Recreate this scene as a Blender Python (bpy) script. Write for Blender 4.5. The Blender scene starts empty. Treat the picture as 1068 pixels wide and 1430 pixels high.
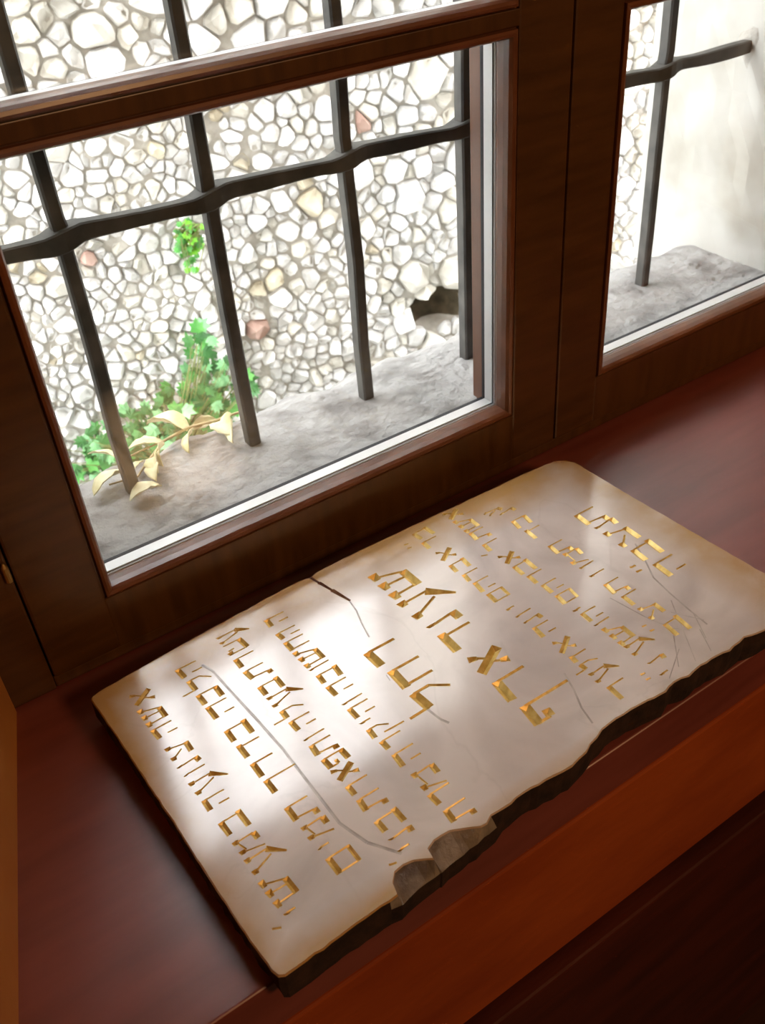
import bpy, bmesh, math, random
from mathutils import Vector, Matrix
C = bpy.context.scene.collection
SC = bpy.context.scene
# ------------------------------------------------------------------ camera
CAM = Vector((0.0, -0.6373, 0.60))
RX = Vector((0.823788, -0.562692, -0.068929))
RD = Vector((-0.389148, -0.472879, -0.790537))      # image-down direction
RF = Vector((0.412234, 0.678059, -0.608523))        # viewing direction
cd = bpy.data.cameras.new('camera')
cam = bpy.data.objects.new('camera', cd); C.objects.link(cam)
cam.matrix_world = Matrix(((RX.x, -RD.x, -RF.x, CAM.x), (RX.y, -RD.y, -RF.y, CAM.y), (RX.z, -RD.z, -RF.z, CAM.z), (0, 0, 0, 1)))
cd.sensor_fit = 'VERTICAL'; cd.sensor_height = 4.9; cd.sensor_width = 3.66
cd.lens = 1324.6 / 1430 * 4.9
cd.clip_start = 0.02; cd.clip_end = 200
cd.dof.use_dof = True; cd.dof.focus_distance = 0.78; cd.dof.aperture_fstop = 1.9
SC.camera = cam
# ------------------------------------------------------------------ sky and light
w = bpy.data.worlds.new('overcast_sky'); SC.world = w; w.use_nodes = True
bg = w.node_tree.nodes['Background']
bg.inputs[0].default_value = (0.97, 0.955, 1.0, 1); bg.inputs[1].default_value = 13.5
w.cycles.sampling_method = 'AUTOMATIC'
SC.view_settings.view_transform = 'Standard'; SC.view_settings.look = 'None'
SC.view_settings.exposure = 0.0; SC.view_settings.gamma = 1.0
SC.view_settings.use_curve_mapping = False
SC.cycles.max_bounces = 10; SC.cycles.transparent_max_bounces = 16
SC.cycles.caustics_reflective = False; SC.cycles.caustics_refractive = False
SC.cycles.sample_clamp_indirect = 6
LAMP_POWER = 19.0
LAMP_POS = (0.9, -2.2, 1.35)
ld = bpy.data.lights.new('room_light', 'AREA'); ld.shape = 'DISK'; ld.size = 0.5
ld.energy = LAMP_POWER; ld.color = (1.0, 0.56, 0.26)
lo = bpy.data.objects.new('room_light', ld); C.objects.link(lo)
lo.location = LAMP_POS
lo.rotation_euler = (Vector((0.5, -0.35, 0.0)) - Vector(LAMP_POS)).to_track_quat('-Z', 'Y').to_euler()

# ------------------------------------------------------------------ materials
def nodes(name):
    m = bpy.data.materials.new(name); m.use_nodes = True
    nt = m.node_tree; b = nt.nodes['Principled BSDF']
    return m, nt, b
def noise_mat(name, c1, c2, scale=8, rough=.6, stretch=(1, 1, 1), bump=.2, bscale=None, metallic=0, spec=.5, detail=6, lo_=.35, hi_=.65, bdist=.002, rough2=None, coat=0, rnd=0):
    m, nt, b = nodes(name); N = nt.nodes; L = nt.links
    tc = N.new('ShaderNodeTexCoord'); mp = N.new('ShaderNodeMapping')
    mp.inputs['Scale'].default_value = stretch
    L.new(tc.outputs['Object'], mp.inputs[0])
    n = N.new('ShaderNodeTexNoise'); n.inputs['Scale'].default_value = scale; n.inputs['Detail'].default_value = detail
    L.new(mp.outputs[0], n.inputs['Vector'])
    r = N.new('ShaderNodeValToRGB'); r.color_ramp.elements[0].position = lo_; r.color_ramp.elements[1].position = hi_
    r.color_ramp.elements[0].color = (*c1, 1); r.color_ramp.elements[1].color = (*c2, 1)
    L.new(n.outputs['Fac'], r.inputs[0])
    out = r.outputs[0]
    if rnd:
        oi = N.new('ShaderNodeObjectInfo'); h = N.new('ShaderNodeHueSaturation')
        mr = N.new('ShaderNodeMapRange'); mr.inputs['To Min'].default_value = 1 - rnd; mr.inputs['To Max'].default_value = 1 + rnd * .3
        L.new(oi.outputs['Random'], mr.inputs[0]); L.new(mr.outputs[0], h.inputs['Value']); L.new(out, h.inputs['Color']); out = h.outputs[0]
    L.new(out, b.inputs['Base Color'])
    b.inputs['Roughness'].default_value = rough; b.inputs['Metallic'].default_value = metallic
    b.inputs['Specular IOR Level'].default_value = spec
    b.inputs['Coat Weight'].default_value = coat; b.inputs['Coat Roughness'].default_value = .42; b.inputs['Coat IOR'].default_value = 1.8
    if rough2 is not None:
        mr = N.new('ShaderNodeMapRange'); mr.inputs['To Min'].default_value = rough; mr.inputs['To Max'].default_value = rough2
        L.new(n.outputs['Fac'], mr.inputs[0]); L.new(mr.outputs[0], b.inputs['Roughness'])
    if bump:
        n2 = N.new('ShaderNodeTexNoise'); n2.inputs['Scale'].default_value = bscale or scale * 3; n2.inputs['Detail'].default_value = 8
        L.new(mp.outputs[0], n2.inputs['Vector'])
        bp = N.new('ShaderNodeBump'); bp.inputs['Strength'].default_value = bump; bp.inputs['Distance'].default_value = bdist
        L.new(n2.outputs['Fac'], bp.inputs['Height']); L.new(bp.outputs[0], b.inputs['Normal'])
    return m
M = {}
M['frame'] = noise_mat('brown_varnished_wood', (.060, .023, .0045), (.092, .037, .008), 6, .38, (2, 2, 14), .12, 60, spec=.5, bdist=.0006)
M['frame_x'] = noise_mat('brown_varnished_wood_rail', (.060, .023, .0045), (.092, .037, .008), 6, .38, (14, 2, 2), .12, 60, spec=.5, bdist=.0006)
M['bead'] = noise_mat('brown_glazing_bead', (.12, .042, .016), (.17, .062, .026), 8, .3, (3, 3, 3), .1, 60, spec=.6, bdist=.0005)
M['board'] = noise_mat('mahogany_varnish', (.18, .034, .024), (.25, .056, .042), 6, .36, (1.2, 8, 6), .25, 22, spec=.5, rough2=.46, bdist=.0005, coat=1.0)
M['apron'] = noise_mat('orange_brown_paint', (.27, .045, .006), (.40, .082, .012), 5, .55, (1, 1, 2.2), .5, 40, detail=8, bdist=.0015, lo_=.3, hi_=.6)
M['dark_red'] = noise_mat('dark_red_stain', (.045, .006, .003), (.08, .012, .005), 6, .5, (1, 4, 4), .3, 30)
M['reveal'] = noise_mat('ochre_plaster', (.42, .16, .035), (.55, .25, .06), 7, .7, (1, 1, 1), .5, 30)
M['room'] = noise_mat('room_plaster', (.30, .17, .09), (.36, .21, .11), 3, .85, (1, 1, 1), .3, 30)
M['floor'] = noise_mat('dark_floor_boards', (.035, .008, .004), (.06, .014, .006), 4, .5, (1, 8, 1), .2, 30)
M['plaster'] = noise_mat('white_lime_plaster', (.34, .31, .25), (.56, .55, .51), 5, .85, (1, 1, 1), .6, 22, detail=9, lo_=.30, hi_=.5)
M['concrete'] = noise_mat('weathered_sill_stone', (.19, .18, .175), (.41, .405, .40), 22, .9, (1, 1, 1), 1.0, 70, detail=12, bdist=.006, lo_=.3, hi_=.55)
M['mortar'] = noise_mat('grey_mortar', (.34, .32, .285), (.53, .51, .465), 20, .95, (1, 1, 1), .9, 60, bdist=.006)
M['hollow'] = noise_mat('dark_hollow', (.05, .04, .022), (.13, .105, .065), 25, .95, (1, 1, 1), .9, 60, bdist=.006)  # darker brown for the mortar bed faces inside the hollow
M['stone_white'] = noise_mat('white_stone', (.62, .62, .61), (.88, .88, .88), 16, .8, (1, 1, 1), .6, 60, bdist=.004, rnd=.22)
M['stone_cream'] = noise_mat('cream_stone', (.58, .56, .50), (.80, .78, .72), 16, .85, (1, 1, 1), .6, 60, bdist=.004, rnd=.22)
M['stone_grey'] = noise_mat('grey_stone', (.42, .41, .37), (.62, .61, .57), 16, .85, (1, 1, 1), .6, 60, bdist=.004, rnd=.2)
M['stone_ochre'] = noise_mat('ochre_stone', (.48, .42, .31), (.62, .57, .45), 16, .85, (1, 1, 1), .6, 60, bdist=.004, rnd=.2)
M['stone_red'] = noise_mat('red_brick_chip', (.36, .22, .18), (.46, .32, .27), 16, .85, (1, 1, 1), .5, 60, bdist=.004)
M['iron'] = noise_mat('painted_wrought_iron', (.045, .045, .042), (.10, .095, .085), 30, .6, (1, 1, 1), .5, 90, spec=.45, bdist=.0012)
M['alu'] = noise_mat('aluminium_spacer', (.80, .82, .84), (.86, .88, .9), 10, .45, bump=0, metallic=.3)
M['rubber'] = noise_mat('black_gasket_rubber', (.010, .012, .018), (.02, .022, .03), 20, .6, bump=0)
M['gasket_grey'] = noise_mat('grey_silicone', (.30, .28, .27), (.38, .36, .35), 20, .5, bump=0)
M['brass'] = noise_mat('old_brass', (.35, .24, .09), (.5, .36, .15), 20, .35, bump=.1, metallic=.9)
M['gold'] = noise_mat('gold_leaf_paint', (.62, .40, .085), (.90, .68, .24), 120, .36, bump=.3, bscale=300, metallic=.3, bdist=.0004)
M['crack'] = noise_mat('crack_dirt', (.16, .07, .03), (.30, .17, .09), 80, .9, bump=0)
M['hair'] = noise_mat('grey_vein_dirt', (.40, .35, .32), (.56, .50, .45), 80, .2, bump=0)
M['broken'] = noise_mat('shaded_rough_marble_edge', (.014, .005, .003), (.040, .017, .010), 60, .9, bump=.9, bscale=130, bdist=.002)  # rough marble sides with their shade painted into the dark colour
M['chip'] = noise_mat('broken_grey_marble', (.13, .11, .095), (.32, .28, .24), 50, .9, bump=.9, bscale=130, bdist=.002)
M['leaf_green'] = noise_mat('fresh_green_leaf', (.05, .26, .04), (.14, .46, .09), 14, .6, bump=0, rnd=.35)
M['leaf_mint'] = noise_mat('pale_green_leaf', (.16, .45, .18), (.30, .62, .30), 14, .6, bump=0, rnd=.3)
M['leaf_dark'] = noise_mat('deep_green_leaf', (.02, .12, .02), (.05, .22, .04), 14, .6, bump=0, rnd=.3)
M['leaf_lime'] = noise_mat('lime_green_leaf', (.12, .50, .02), (.28, .68, .04), 14, .6, bump=0, rnd=.3)
M['leaf_red'] = noise_mat('reddish_leaf', (.40, .10, .03), (.55, .2, .06), 14, .6, bump=0)
M['stem'] = noise_mat('green_brown_stem', (.16, .20, .06), (.25, .28, .1), 14, .7, bump=0)
M['dry'] = noise_mat('dry_yellow_leaf', (.60, .54, .28), (.85, .82, .58), 40, .7, bump=.3, bscale=90, bdist=.001)
M['dry_stem'] = noise_mat('dry_stem', (.42, .33, .18), (.58, .48, .28), 40, .7, bump=0)
M['ground'] = noise_mat('courtyard_ground', (.14, .12, .09), (.26, .24, .2), 10, .95)
for k in ('leaf_green', 'leaf_mint', 'leaf_dark', 'leaf_lime', 'dry'):       # leaves let some light through
    b = M[k].node_tree.nodes['Principled BSDF']; b.inputs['Transmission Weight'].default_value = 0
# marble: polished, warm cream with faint grey clouds
def marble():
    m, nt, b = nodes('polished_cream_marble'); N = nt.nodes; L = nt.links
    tc = N.new('ShaderNodeTexCoord')
    n = N.new('ShaderNodeTexNoise'); n.inputs['Scale'].default_value = 9; n.inputs['Detail'].default_value = 9; n.inputs['Distortion'].default_value = .8
    L.new(tc.outputs['Object'], n.inputs['Vector'])
    r = N.new('ShaderNodeValToRGB'); e = r.color_ramp.elements
    e[0].position = .32; e[0].color = (.54, .47, .44, 1); e[1].position = .60; e[1].color = (.75, .67, .63, 1)
    L.new(n.outputs['Fac'], r.inputs[0])
    # thin veins
    n2 = N.new('ShaderNodeTexNoise'); n2.inputs['Scale'].default_value = 5; n2.inputs['Detail'].default_value = 5; n2.inputs['Distortion'].default_value = 1.5
    L.new(tc.outputs['Object'], n2.inputs['Vector'])
    s = N.new('ShaderNodeMath'); s.operation = 'SUBTRACT'; s.inputs[1].default_value = .5; L.new(n2.outputs['Fac'], s.inputs[0])
    a = N.new('ShaderNodeMath'); a.operation = 'ABSOLUTE'; L.new(s.outputs[0], a.inputs[0])
    mr = N.new('ShaderNodeMapRange'); mr.inputs['From Min'].default_value = 0; mr.inputs['From Max'].default_value = .012
    mr.inputs['To Min'].default_value = .12; mr.inputs['To Max'].default_value = 0; L.new(a.outputs[0], mr.inputs[0])
    mx = N.new('ShaderNodeMix'); mx.data_type = 'RGBA'; mx.inputs['B'].default_value = (.36, .31, .28, 1)
    L.new(mr.outputs[0], mx.inputs['Factor']); L.new(r.outputs[0], mx.inputs['A'])
    # old yellow-brown rim staining; back edge also paints in the frame's reflection and shade
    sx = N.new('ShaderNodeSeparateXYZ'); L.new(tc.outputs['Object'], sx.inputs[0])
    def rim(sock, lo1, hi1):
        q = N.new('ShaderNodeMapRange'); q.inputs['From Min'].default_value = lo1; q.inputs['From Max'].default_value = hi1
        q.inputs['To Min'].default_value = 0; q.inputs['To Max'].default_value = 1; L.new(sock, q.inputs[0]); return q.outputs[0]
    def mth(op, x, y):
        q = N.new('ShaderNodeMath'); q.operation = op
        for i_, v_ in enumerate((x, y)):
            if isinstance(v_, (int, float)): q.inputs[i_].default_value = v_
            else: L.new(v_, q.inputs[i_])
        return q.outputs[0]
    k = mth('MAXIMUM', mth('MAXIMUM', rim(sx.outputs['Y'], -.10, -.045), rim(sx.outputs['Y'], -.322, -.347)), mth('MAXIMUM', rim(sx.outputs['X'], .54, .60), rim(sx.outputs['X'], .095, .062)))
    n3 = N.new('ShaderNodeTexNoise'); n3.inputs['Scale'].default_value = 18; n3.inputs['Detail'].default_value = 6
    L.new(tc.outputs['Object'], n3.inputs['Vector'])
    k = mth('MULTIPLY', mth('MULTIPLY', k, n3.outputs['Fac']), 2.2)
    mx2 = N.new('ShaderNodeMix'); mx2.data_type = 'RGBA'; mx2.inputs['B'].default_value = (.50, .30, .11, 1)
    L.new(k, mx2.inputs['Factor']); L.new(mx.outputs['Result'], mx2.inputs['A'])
    L.new(mx2.outputs['Result'], b.inputs['Base Color'])
    b.inputs['Roughness'].default_value = .13; b.inputs['Specular IOR Level'].default_value = .9
    n4 = N.new('ShaderNodeTexNoise'); n4.inputs['Scale'].default_value = 14; n4.inputs['Detail'].default_value = 3
    L.new(tc.outputs['Object'], n4.inputs['Vector'])
    q = N.new('ShaderNodeMapRange'); q.inputs['To Min'].default_value = .09; q.inputs['To Max'].default_value = .22
    L.new(n4.outputs['Fac'], q.inputs[0]); L.new(q.outputs[0], b.inputs['Roughness'])
    bp = N.new('ShaderNodeBump'); bp.inputs['Strength'].default_value = .12; bp.inputs['Distance'].default_value = .0015
    L.new(n4.outputs['Fac'], bp.inputs['Height']); L.new(bp.outputs[0], b.inputs['Normal'])
    return m
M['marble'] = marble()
def glass():
    m = bpy.data.materials.new('window_glass'); m.use_nodes = True; nt = m.node_tree; N = nt.nodes; N.clear(); L = nt.links
    o = N.new('ShaderNodeOutputMaterial'); t = N.new('ShaderNodeBsdfTransparent'); g = N.new('ShaderNodeBsdfGlossy'); mx = N.new('ShaderNodeMixShader')
    t.inputs[0].default_value = (.975, .985, .975, 1); g.inputs['Roughness'].default_value = 0.0
    lw = N.new('ShaderNodeLayerWeight'); lw.inputs[0].default_value = .5
    pw = N.new('ShaderNodeMath'); pw.operation = 'POWER'; pw.inputs[1].default_value = 5; L.new(lw.outputs['Facing'], pw.inputs[0])
    ma = N.new('ShaderNodeMath'); ma.operation = 'MULTIPLY_ADD'; ma.inputs[1].default_value = .9; ma.inputs[2].default_value = .02; L.new(pw.outputs[0], ma.inputs[0])
    L.new(ma.outputs[0], mx.inputs[0]); L.new(t.outputs[0], mx.inputs[1]); L.new(g.outputs[0], mx.inputs[2]); L.new(mx.outputs[0], o.inputs[0])
    return m
M['glass'] = glass()
# ------------------------------------------------------------------ helpers
def obj(name, verts, faces, mat, parent=None, smooth=False, label=None, cat=None, kind=None, group=None, mats=None, fm=None):
    me = bpy.data.meshes.new(name); me.from_pydata([tuple(v) for v in verts], [], faces); me.update()
    bm = bmesh.new(); bm.from_mesh(me); bmesh.ops.recalc_face_normals(bm, faces=bm.faces); bm.to_mesh(me); bm.free()
    for k in (mats or [mat]): me.materials.append(M[k])
    if fm: me.polygons.foreach_set('material_index', fm)
    if smooth: me.polygons.foreach_set('use_smooth', [True] * len(me.polygons))
    o = bpy.data.objects.new(name, me); C.objects.link(o)
    if parent: o.parent = parent; o.matrix_parent_inverse = parent.matrix_world.inverted()
    tag(o, label, cat, kind, group)
    return o
def tag(o, label=None, cat=None, kind=None, group=None):
    for k, v in (('label', label), ('category', cat), ('kind', kind), ('group', group)):
        if v: o[k] = v
def empty(name, loc, label=None, cat=None, kind=None, group=None, parent=None):
    o = bpy.data.objects.new(name, None); C.objects.link(o); o.location = loc; o.empty_display_size = .05
    o.matrix_world = Matrix.Translation(loc)
    if parent: o.parent = parent; o.matrix_parent_inverse = parent.matrix_world.inverted()
    tag(o, label, cat, kind, group); return o
class MB:
    def __init__(s): s.v = []; s.f = []
    def add(s, v, f):
        n = len(s.v); s.v += [tuple(p) for p in v]; s.f += [tuple(i + n for i in q) for q in f]; return s
    def box(s, x0, x1, y0, y1, z0, z1, b=0):
        if b:
            bm = bmesh.new(); bmesh.ops.create_cube(bm, size=1)
            for v in bm.verts: v.co = Vector(((x0 + x1) / 2 + v.co.x * (x1 - x0), (y0 + y1) / 2 + v.co.y * (y1 - y0), (z0 + z1) / 2 + v.co.z * (z1 - z0)))
            bmesh.ops.bevel(bm, geom=bm.edges[:], offset=b, segments=2, affect='EDGES', profile=.6)
            bm.verts.index_update(); s.add([v.co[:] for v in bm.verts], [tuple(v.index for v in f.verts) for f in bm.faces]); bm.free(); return s
        return s.add([(x0, y0, z0), (x1, y0, z0), (x1, y1, z0), (x0, y1, z0), (x0, y0, z1), (x1, y0, z1), (x1, y1, z1), (x0, y1, z1)],
                     [(0, 3, 2, 1), (4, 5, 6, 7), (0, 1, 5, 4), (1, 2, 6, 5), (2, 3, 7, 6), (3, 0, 4, 7)])
    def ring(s, x0, x1, z0, z1, prof):
        """closed mitred ring round an opening; prof = (inset towards the opening centre, y)"""
        n = len(prof); vs = []
        for (cx, cz, sx, sz) in ((x0, z0, 1, 1), (x1, z0, -1, 1), (x1, z1, -1, -1), (x0, z1, 1, -1)):
            for (d, y) in prof: vs.append((cx + sx * d, y, cz + sz * d))
        fs = []
        for c in range(4):
            for i in range(n):
                a, b = c * n + i, c * n + (i + 1) % n; cc = ((c + 1) % 4) * n
                fs.append((a, b, cc + (i + 1) % n, cc + i))
        return s.add(vs, fs)
    def tube(s, pts, r, n=6, caps=True):
        pts = [Vector(p) for p in pts]; vs = []
        for i, p in enumerate(pts):
            t = (pts[min(i + 1, len(pts) - 1)] - pts[max(i - 1, 0)]).normalized()
            a = t.cross(Vector((0, .3, 1))).normalized(); b = t.cross(a)
            rr = r[i] if isinstance(r, (list, tuple)) else r
            for k in range(n):
                q = 2 * math.pi * k / n; vs.append(p + a * math.cos(q) * rr + b * math.sin(q) * rr)
        fs = [(i * n + k, i * n + (k + 1) % n, (i + 1) * n + (k + 1) % n, (i + 1) * n + k) for i in range(len(pts) - 1) for k in range(n)]
        if caps: fs += [tuple(range(n)), tuple((len(pts) - 1) * n + k for k in range(n))]
        return s.add(vs, fs)
    def sweep(s, pts, secs):
        """sections: list of list of points, joined in order, capped"""
        n = len(secs[0]); vs = [p for q in secs for p in q]
        fs = [(i * n + k, i * n + (k + 1) % n, (i + 1) * n + (k + 1) % n, (i + 1) * n + k) for i in range(len(secs) - 1) for k in range(n)]
        fs += [tuple(range(n)), tuple((len(secs) - 1) * n + k for k in range(n))]
        return s.add(vs, fs)
    def build(s, name, mat, parent=None, **k): return obj(name, s.v, s.f, mat, parent, **k)
# ------------------------------------------------------------------ room shell and outer wall (structure)
TOP = 1.42            # top of the window opening
# right and left reveals of the outer wall, lintel, wall below the sill
def noisy_plate(x, y0, y1, z0, z1, depth, ny, nz, amp, seed):
    """slab whose face at x is gently uneven; goes to x+depth"""
    rr = random.Random(seed); vs = []; fs = []
    for j in range(nz + 1):
        for i in range(ny + 1):
            e = 0 if i in (0,) else rr.uniform(-amp, amp)
            vs.append((x + e, y0 + (y1 - y0) * i / ny + (rr.uniform(-amp, amp) if i == ny else 0), z0 + (z1 - z0) * j / nz))
    for j in range(nz):
        for i in range(ny):
            a = j * (ny + 1) + i; fs.append((a, a + 1, a + ny + 2, a + ny + 1))
    n = len(vs); vs += [(x + depth, y0, z0), (x + depth, y1, z0), (x + depth, y1, z1), (x + depth, y0, z1)]
    fs.append((n, n + 1, n + 2, n + 3))
    fs.append(tuple(range(ny + 1)) + (n + 1, n)); fs.append(tuple(nz * (ny + 1) + i for i in range(ny + 1)) + (n + 2, n + 3))
    fs.append(tuple(j * (ny + 1) for j in range(nz + 1)) + (n + 3, n)); fs.append(tuple(j * (ny + 1) + ny for j in range(nz + 1)) + (n + 2, n + 1))
    return vs, fs
v, f = noisy_plate(1.10, .068, .345, -.02, TOP + .1, .9, 12, 40, .0022, 3)
obj('wall_right', v, f, 'plaster', smooth=False, kind='structure', label='white lime plastered side of the window recess beyond the right casement')
MB().box(-.9, .115, .068, .345, -.02, TOP + .1).build('wall_left', 'plaster', kind='structure')
MB().box(-.9, 2.0, .068, .345, TOP, TOP + .9).build('wall_lintel', 'plaster', kind='structure')
MB().box(-.9, 2.0, .02, .255, -1.3, -.07).build('wall_below', 'plaster', kind='structure')
MB().box(-1.2, 2.9, .345, .93, 1.76, 1.86).build('eave_sky_blocker', 'plaster', kind='structure')  # unseen eave, added to block sky from the tablet's front reflection
MB().box(2.95, 6.0, 2.3, 4.5, -1.25, 7.0).build('wall_sky_blocker', 'plaster', kind='structure')  # out-of-view block, added to dim the right of the tablet's reflection
# outer stone sill: subdivided, broken outer arris
rr = random.Random(5); nx, ny = 420, 96; vs = []; fs = []
X0, X1, Y0, Y1 = .115, 1.112, .045, .262
from mathutils import noise as mn
for j in range(ny + 1):
    for i in range(nx + 1):
        x = X0 + (X1 - X0) * i / nx; y = Y0 + (Y1 - Y0) * j / ny
        h = mn.fractal(Vector((x * 9, y * 9, 1)), 1.0, 2.1, 5) * .0022 + mn.fractal(Vector((x * 45, y * 45, 7)), 1.0, 2.0, 3) * .0008
        z = .031 + h - .0022 * max(0, 1 - abs(mn.fractal(Vector((x * 13, y * 26, 3)), 1.0, 2.2, 4)) / .045) * (1 if mn.noise(Vector((x * 7, y * 9, 9))) > 0 else .3)
        if y < .07: z = .031
        edge = (y - .225) / .037
        if edge > 0: z -= .010 * edge * edge * (1 + 1.2 * mn.noise(Vector((x * 22, 3, 1))))
        yy = y + (mn.noise(Vector((x * 16, 0, 5))) * .008 + mn.noise(Vector((x * 60, 0, 5))) * .003 if j == ny else 0)
        vs.append((x, yy, z))
for j in range(ny):
    for i in range(nx):
        a = j * (nx + 1) + i; fs.append((a, a + 1, a + nx + 2, a + nx + 1))
n0 = ny * (nx + 1); n = len(vs)
for i in range(nx + 1): vs.append((vs[n0 + i][0], vs[n0 + i][1] + .002, -.09))
for i in range(nx): fs.append((n0 + i, n0 + i + 1, n + i + 1, n + i))
obj('trim_1', vs, fs, 'concrete', smooth=True, kind='structure', label='weathered grey stone outer sill under the iron grille')
# inner window board (varnished), splayed ends
SL = lambda y: .010 + y * .3015          # left splay x at depth y (y negative)
SR = lambda y: 1.222 - y * .3015
YB = -.330
def board(z0, z1, y0, y1, bev):
    # nosing profile swept from left splay to right splay
    prof = [(y0, z0), (y1 + .003, z0), (y1, z0 + .004)]
    prof += [(y1 + bev * (1 - math.sin(a)), z1 - bev * (1 - math.cos(a))) for a in [math.pi / 2, math.pi / 3, math.pi / 6, 0]]
    prof += [(y0, z1)]
    secs = [[(-.20 if y < -.325 else SL(y), y, z) for y, z in prof], [(1.42 if y < -.325 else SR(y), y, z) for y, z in prof]]
    return MB().sweep(None, secs)
board(-.058, 0, .018, YB, .002).build('trim_2', 'board', kind='structure', label='dark red mahogany varnished window board carrying the stone tablet')
# apron board, shadow gap, ledge, wall beneath
MB().box(-1.6, 2.6, -.331, -.30, -.252, -.0585, .002).build('trim_3', 'apron', kind='structure', label='orange brown painted apron board under the window board')
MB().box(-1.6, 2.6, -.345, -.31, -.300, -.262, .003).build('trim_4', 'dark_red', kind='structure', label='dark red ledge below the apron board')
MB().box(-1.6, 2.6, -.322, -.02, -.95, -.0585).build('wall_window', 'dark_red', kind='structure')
# interior wall left and right of the recess, splayed reveals and the soffit
def reveal(sign):
    S = SL if sign < 0 else SR; far = -1.6 if sign < 0 else 2.6
    p = [(S(0), .0), (S(YB), YB), (S(YB) + sign * .012, YB - .006), (far, YB - .006), (far, .3), (S(0), .3)]
    vs = [(x, y, z) for z in (-.0, TOP) for x, y in p]; n = len(p)
    fs = [tuple(range(n)), tuple(range(n, 2 * n))] + [(i, (i + 1) % n, n + (i + 1) % n, n + i) for i in range(n)]
    return vs, fs
v, f = reveal(-1); obj('wall_reveal_left', v, f, 'reveal', kind='structure', label='ochre plastered splayed reveal left of the window')
v, f = reveal(1); obj('wall_reveal_right', v, f, 'reveal', kind='structure')
MB().box(-1.6, 2.6, YB - .006, .0, TOP, 2.5).build('wall_above', 'room', kind='structure')
MB().box(-1.6, 2.6, -4.0, -.32, -.97, -.95).build('floor', 'floor', kind='structure')
MB().box(-1.6, 2.6, -4.0, -.0, 2.5, 2.55).build('ceiling', 'room', kind='structure')
MB().box(-1.65, -1.6, -4.0, .0, -.95, 2.5).build('wall_room_left', 'room', kind='structure')
MB().box(2.6, 2.65, -4.0, .0, -.95, 2.5).build('wall_room_right', 'room', kind='structure')
MB().box(-1.6, 2.6, -4.05, -4.0, -.95, 2.5).build('wall_room_back', 'room', kind='structure')
MB().box(-3, 5, .25, 5, -1.32, -1.25).build('ground', 'ground', kind='structure')

# ------------------------------------------------------------------ window
win = empty('window_1', (.615, 0, 0), kind='structure', label='brown varnished double casement window with a slim meeting joint')
# fixed frame
MB().box(.008, .0475, .004, .068, 0.0, TOP, .002).build('frame_stile', 'frame', win)
MB().box(1.184, 1.224, .004, .068, 0.0, TOP, .002).build('frame_stile', 'frame', win)
MB().box(.0475, 1.184, .005, .068, .0005, .0135, .002).build('frame_rail', 'frame_x', win)
MB().box(.0475, 1.184, .012, .068, TOP - .03, TOP, .002).build('frame_rail', 'frame_x', win)
MB().box(.60, .63, .030, .066, .0136, TOP - .031, .001).build('meeting_stop', 'rubber', win)
BEAD = [(0, .0035), (.0012, .0035), (.0018, -.0010), (.0040, -.0022), (.0066, -.0012), (.0084, .0022), (.0092, .0080), (.0092, .0150), (.0070, .0200), (0, .0200)]
def sash(x0, x1, ox0, ox1, label):
    s = empty('sash', ((x0 + x1) / 2, .02, .016), parent=win, label=label)
    z0, z1 = .016, TOP - .032; d = .026
    o0, o1 = .0722, .438; u0, u1 = .4507, 1.31       # lower and upper openings
    MB().box(x0, ox0, 0, .060, z0, z1, .0022).build('stile', 'frame', s)
    MB().box(ox1, x1, 0, .060, z0, z1, .0022).build('stile', 'frame', s)
    r_ = MB().box(ox0 - .001, ox1 + .001, .0002, .0436, z0, o0, .0012)      # weathered outer edge sits lower than the glass seat
    r_.box(ox0 - .001, ox1 + .001, .0430, .0598, z0, o0 - .017, .0015); r_.build('rail', 'frame_x', s)
    MB().box(ox0 - .001, ox1 + .001, .0002, .0436, o1, u0, .0008).build('rail', 'frame_x', s)
    MB().box(ox0 - .001, ox1 + .001, .0002, .0598, u1, z1, .0015).build('rail', 'frame_x', s)
    for (a, b) in ((o0, o1), (u0, u1)):
        MB().ring(ox0, ox1, a, b, BEAD).build('glazing_bead', 'bead', s)
        MB().ring(ox0, ox1, a, b, [(0, .0201), (.0074, .0201), (.0074, .0222), (0, .0222)]).build('gasket', 'gasket_grey', s, label='grey inner glazing seal')
        MB().ring(ox0, ox1, a, b, [(-.001, .0223), (.0046, .0223), (.0046, .0245), (-.001, .0245)]).build('gasket', 'rubber', s)
        MB().box(ox0 + .0005, ox1 - .0005, .0225, .0243, a + .0005, b - .0005).build('glass_pane', 'glass', s)
        MB().ring(ox0, ox1, a, b, [(0, .0262), (.0062, .0262), (.0062, .0378), (0, .0378)]).build('spacer_bar', 'alu', s, label='bright aluminium spacer between the glass panes')
        MB().box(ox0 + .0005, ox1 - .0005, .0400, .0418, a + .0005, b - .0005).build('glass_pane', 'glass', s)
        MB().ring(ox0, ox1, a, b, [(0, .0382), (.0052, .0382), (.0052, .0436), (0, .0436)]).build('gasket', 'rubber', s)
        for xa, xb in ((ox0 + .0001, ox0 + .0042), (ox1 - .0042, ox1 - .0001)):
            MB().box(xa, xb, .0438, .0596, a - .001, b, .0008).build('outer_lip', 'bead', s)
    return s
s1 = sash(.0485, .6142, .1086, .5545, 'left casement sash in brown varnished wood')
s2 = sash(.6160, 1.183, .6730, 1.125, 'right casement sash in brown varnished wood')
hg = MB().tube([(.0445, .001, .128), (.0445, .001, .142)], .0028, 10)
hg.tube([(.0445, .001, .142), (.0445, .001, .146)], [.0028, .001], 10)
hg.build('hinge', 'brass', win, smooth=False)
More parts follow.
